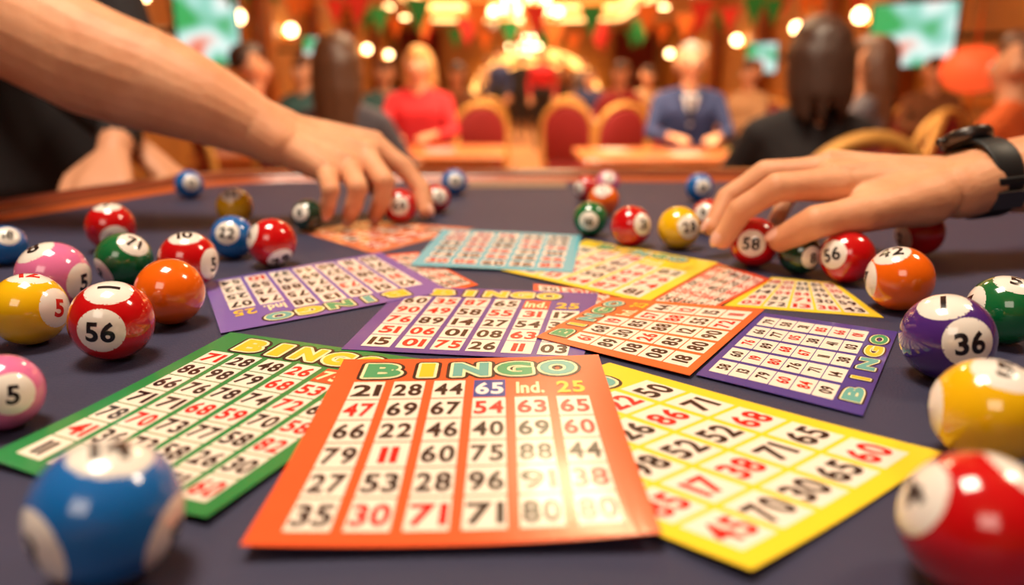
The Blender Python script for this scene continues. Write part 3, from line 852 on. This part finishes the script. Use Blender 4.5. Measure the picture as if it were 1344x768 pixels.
BULB = mat('bulb_glow', (1, .8, .5), .4, emit=18, ecol=(1, .62, .27))
CBULB = mat('chandelier_bulb_glow', (1, .8, .5), .4, emit=13, ecol=(1, .66, .32))
def sconce(x, y, z, sx):
    bm = bmesh.new()
    add_lathe(bm, [(.03, -.09), (.07, -.07), (.07, .07), (.03, .09)], (x + sx * .012, y, z - .1), 0, 16)
    add_tube(bm, [(x, y, z - .12), (x + sx * .12, y, z - .16), (x + sx * .16, y, z - .1)], .012, 0, 8)
    add_lathe(bm, [(.02, -.10), (.06, -.08), (.065, -.07)], (x + sx * .16, y, z), 0, 16)
    add_sphere(bm, (x + sx * .16, y, z + .02), .085, 1, 3)
    finish(bm, 'wall_sconce', [brass, BULB])
for y in (4.4, 8.2, 11.0, 13.6, 17.0, 20.6, 24.2): sconce(XL, y, 2.0, 1)
for y in (4.2, 7.4, 11.0, 13.4, 16.9, 20.8, 24.0): sconce(XR, y, 2.02, -1)

bm = bmesh.new()
for x in (XC - 3.4, XC + 3.4):
    for y in (5, 8, 11, 14, 17, 20, 23): add_lathe(bm, [(.10, -.03), (.10, 0)], (x, y, HC - .001), 0, 20)
finish(bm, 'recessed_downlights', [BULB])

def chandelier(X, Y, ztop, zb, R):
    e = bpy.data.objects.new('chandelier', None); COL.objects.link(e)
    bm = bmesh.new()
    add_tube(bm, [(X, Y, ztop), (X, Y, (zb + ztop) / 2), (X, Y, zb)], .02, 0, 10)
    add_lathe(bm, [(.10, 0), (.16, -.02), (.03, -.08)], (X, Y, ztop), 0, 24)
    tiers = ((R, zb + .18, 14), (R * .62, zb + .40, 9), (R * .35, zb + .02, 6))
    bb = bmesh.new(); cc = bmesh.new()
    for r, z_, n in tiers:
        add_tube(bm, [(X + r * math.cos(q), Y + r * math.sin(q), z_) for q in [2 * math.pi * i / 36 for i in range(36)]], .02, 0, 8, True)
        for i in range(n):
            q = 2 * math.pi * i / n; px_, py_ = X + r * math.cos(q), Y + r * math.sin(q)
            add_tube(bm, [(X, Y, z_ + .08), (X + r * .5 * math.cos(q), Y + r * .5 * math.sin(q), z_ - .06), (px_, py_, z_)], .009, 0, 6)
            add_tube(bm, [(px_, py_, z_), (px_, py_, z_ + .07)], .018, 0, 8)
            add_sphere(bb, (px_, py_, z_ + .11), (.042, .042, .056), 0, 2)
            for k in range(3): add_sphere(cc, (px_, py_, z_ - .05 - .05 * k), (.016, .016, .024), 0, 1)
    finish(bm, 'frame', [brass], e); finish(bb, 'bulbs', [CBULB], e)
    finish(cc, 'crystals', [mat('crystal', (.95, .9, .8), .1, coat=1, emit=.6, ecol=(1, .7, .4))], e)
chandelier(WY(690, 20, 15).x, 15, HC + .5, 2.14, .64)
chandelier(WY(688, 70, 22).x, 22, HC + .5, 1.86, .42)

ARCH = mat('arch_glow', (1, .75, .4), .4, emit=3.2, ecol=(1, .50, .13))
bm = bmesh.new()
cx = WY(703, 112, YF).x
for R, r_ in ((2.0, .13), (1.55, .05)):
    pts = [Vector((cx + R * math.cos(q), YF - .25, .70 + R * .72 * math.sin(q))) for q in [math.pi * i / 32 for i in range(33)]]
    add_tube(bm, [Vector((cx + R, YF - .25, .02))] + pts + [Vector((cx - R, YF - .25, .02))], r_, 0, 10)
finish(bm, 'light_arch', [ARCH])
bm = bmesh.new()
pts = [(cx + 1.45 * math.cos(math.pi * i / 24), YF - .05, .70 + 1.0 * math.sin(math.pi * i / 24)) for i in range(25)]
vs = [bm.verts.new(p) for p in [(cx + 1.45, YF - .05, .0)] + pts + [(cx - 1.45, YF - .05, .0)]]
bm.faces.new(vs); finish(bm, 'door_1', [mat('door_dark', s2l(60, 34, 26), .5, var=.3, vscale=3)])

bm = bmesh.new()
for x0 in (XL + .3, XR - 1.6):
    prev = None
    for i in range(53):
        x = x0 + 1.3 * i / 52; y = YF - .3 + .05 * math.sin(i * 1.2)
        a, c = bm.verts.new((x, y, .05)), bm.verts.new((x, y, 2.8))
        if prev:
            f = bm.faces.new((prev[0], a, c, prev[1])); f.smooth = True
        prev = (a, c)
finish(bm, 'curtain', [cloth('curtain', (120, 40, 24))])

def tv(px, py, Y, w, h, rot, k):
    e = bpy.data.objects.new('television', None); COL.objects.link(e)
    c = WY(px, py, Y); e.location = c; e.rotation_euler.z = rot
    bm = bmesh.new(); add_box(bm, (0, 0, 0), (w, .05, h), 0, bev=.01)
    wall = XL if px < 672 else XR
    finish(bm, 'housing', [mat('tv_black', (.01, .01, .012), .3)], e)
    m = bpy.data.materials.new('tv_picture_%d' % k); m.use_nodes = True; nt = m.node_tree; b = nt.nodes['Principled BSDF']
    tc = nt.nodes.new('ShaderNodeTexCoord'); n = nt.nodes.new('ShaderNodeTexNoise'); n.inputs['Scale'].default_value = 3.0; n.inputs['Detail'].default_value = .5
    nt.links.new(tc.outputs['Object'], n.inputs['Vector']); cr = nt.nodes.new('ShaderNodeValToRGB')
    els = cr.color_ramp.elements; els[0].position = .42; els[0].color = (.03, .38, .10, 1); els[1].position = .58; els[1].color = (.75, .9, .85, 1)
    x = els.new(.50); x.color = (.30, .65, .55, 1); x = els.new(.68); x.color = (.8, .2, .12, 1)
    nt.links.new(n.outputs['Fac'], cr.inputs[0]); nt.links.new(cr.outputs[0], b.inputs['Emission Color']); b.inputs['Emission Strength'].default_value = 1.15
    b.inputs['Base Color'].default_value = (.02, .02, .02, 1)
    pydata('screen', [(-w / 2 + .025, -.027, -h / 2 + .025), (w / 2 - .025, -.027, -h / 2 + .025), (w / 2 - .025, -.027, h / 2 - .025), (-w / 2 + .025, -.027, h / 2 - .025)], [[0, 1, 2, 3]], [0], [m], parent=e)
    bm = bmesh.new()
    L = abs(wall - c.x)
    dirw = Matrix.Rotation(-rot, 3, 'Z') @ Vector((1 if wall > c.x else -1, 0, 0))
    add_tube(bm, [Vector((0, .03, 0)), Vector((0, .08, 0)), Vector((0, .08, 0)) + dirw * L], .03, 0, 8)
    finish(bm, 'wall_bracket', [mat('tv_black', (.01, .01, .012), .3)], e)
tv(272, 40, 7.6, .62, .66, math.radians(38), 1)
tv(1197, 46, 7.4, .76, .60, math.radians(-38), 2)
tv(416, 66, 12.5, .50, .42, math.radians(38), 3)
tv(1000, 76, 13.0, .55, .50, math.radians(-38), 4)

fm = [mat('flag_red', s2l(216, 50, 40), .7), mat('flag_green', s2l(34, 150, 76), .7), mat('flag_orange', s2l(240, 130, 50), .7), mat('string', s2l(160, 120, 80), .8)]
bm = bmesh.new()
def string(a, b_, sag, n, k0):
    pts = [a.lerp(b_, i / 40) - Vector((0, 0, sag * 4 * (i / 40) * (1 - i / 40))) for i in range(41)]
    add_tube(bm, pts, .006, 3, 5)
    for i in range(n):
        t = (i + .5) / n; p = a.lerp(b_, t) - Vector((0, 0, sag * 4 * t * (1 - t)))
        w_ = .13; d = (b_ - a).normalized() * w_
        vs = [bm.verts.new(p - d), bm.verts.new(p + d), bm.verts.new(p - Vector((0, .02, .32)))]
        f = bm.faces.new(vs); f.material_index = (i + k0) % 3
string(Vector((XL + .03, 9.5, 2.60)), Vector((XR - .03, 9.5, 2.60)), .76, 17, 0)
string(Vector((XL + .03, 12.5, 2.70)), Vector((XR - .03, 12.5, 2.70)), .80, 19, 1)
string(Vector((XL + .03, 7.0, 2.35)), Vector((XR - .03, 8.5, 2.45)), .54, 16, 2)
finish(bm, 'flag_bunting', fm)

bm = bmesh.new(); c = WY(1278, 92, 5.0)
prof = [(.16 * math.sin(math.pi * i / 14) + .03, .14 * -math.cos(math.pi * i / 14)) for i in range(15)]
add_lathe(bm, prof, c, 0, 28)
add_tube(bm, [c + Vector((0, 0, .14)), Vector((c.x, c.y, HC))], .006, 1, 6)
add_tube(bm, [c - Vector((0, 0, .14)), c - Vector((0, 0, .26))], .012, 1, 6)
finish(bm, 'paper_lantern', [mat('lantern_red', s2l(240, 80, 40), .6, emit=.7, ecol=(1, .12, .03)), brass])

# ------------------------------------------------------------ lights
def area(name, loc, size, power, color, target=None, sy=None, spread=None):
    l = bpy.data.lights.new(name, 'AREA'); l.energy = power; l.color = color; l.size = size
    if sy: l.shape = 'RECTANGLE'; l.size_y = sy
    if spread: l.spread = math.radians(spread)
    o = bpy.data.objects.new(name, l); COL.objects.link(o); o.location = loc
    d = (Vector(target) - Vector(loc)) if target else Vector((0, 0, -1))
    o.rotation_euler = d.to_track_quat('-Z', 'Y').to_euler()
    return o
area('table_light', (-.35, .5, 2.9), .6, 46, (1, .86, .67), (0, .4, 1))
area('table_light_side', (1.6, .9, 2.8), .4, 17, (1, .80, .56), (0, .4, 1))
area('ceiling_panel_light', (.20, 3.75, 2.96), .34, 14, (1, .80, .46), (0, .2, 1))
area('fill_light', (-.6, -1.8, 2.7), 1.2, 18, (1, .84, .68), (0, .5, 1))
area('players_fill_light', (MX, 1.7, 2.9), .6, 45, (1, .80, .56), (MX, 4.8, .9), spread=110)  # added fill from the camera side to brighten the players, no fixture there
area('hall_light', (MX, 4.8, 2.95), 2.4, 120, (1, .74, .46), sy=1.2, spread=120)
for y in (9.5, 14, 18.5): area('hall_light', (XC, y, 3.42), 3.0, 210, (1, .70, .40), sy=2.0, spread=130)
w = bpy.data.worlds.new('world'); scene.world = w; w.use_nodes = True
w.node_tree.nodes['Background'].inputs[0].default_value = (.5, .35, .22, 1); w.node_tree.nodes['Background'].inputs[1].default_value = .3
scene.view_settings.view_transform = 'Standard'
scene.view_settings.look = 'None'
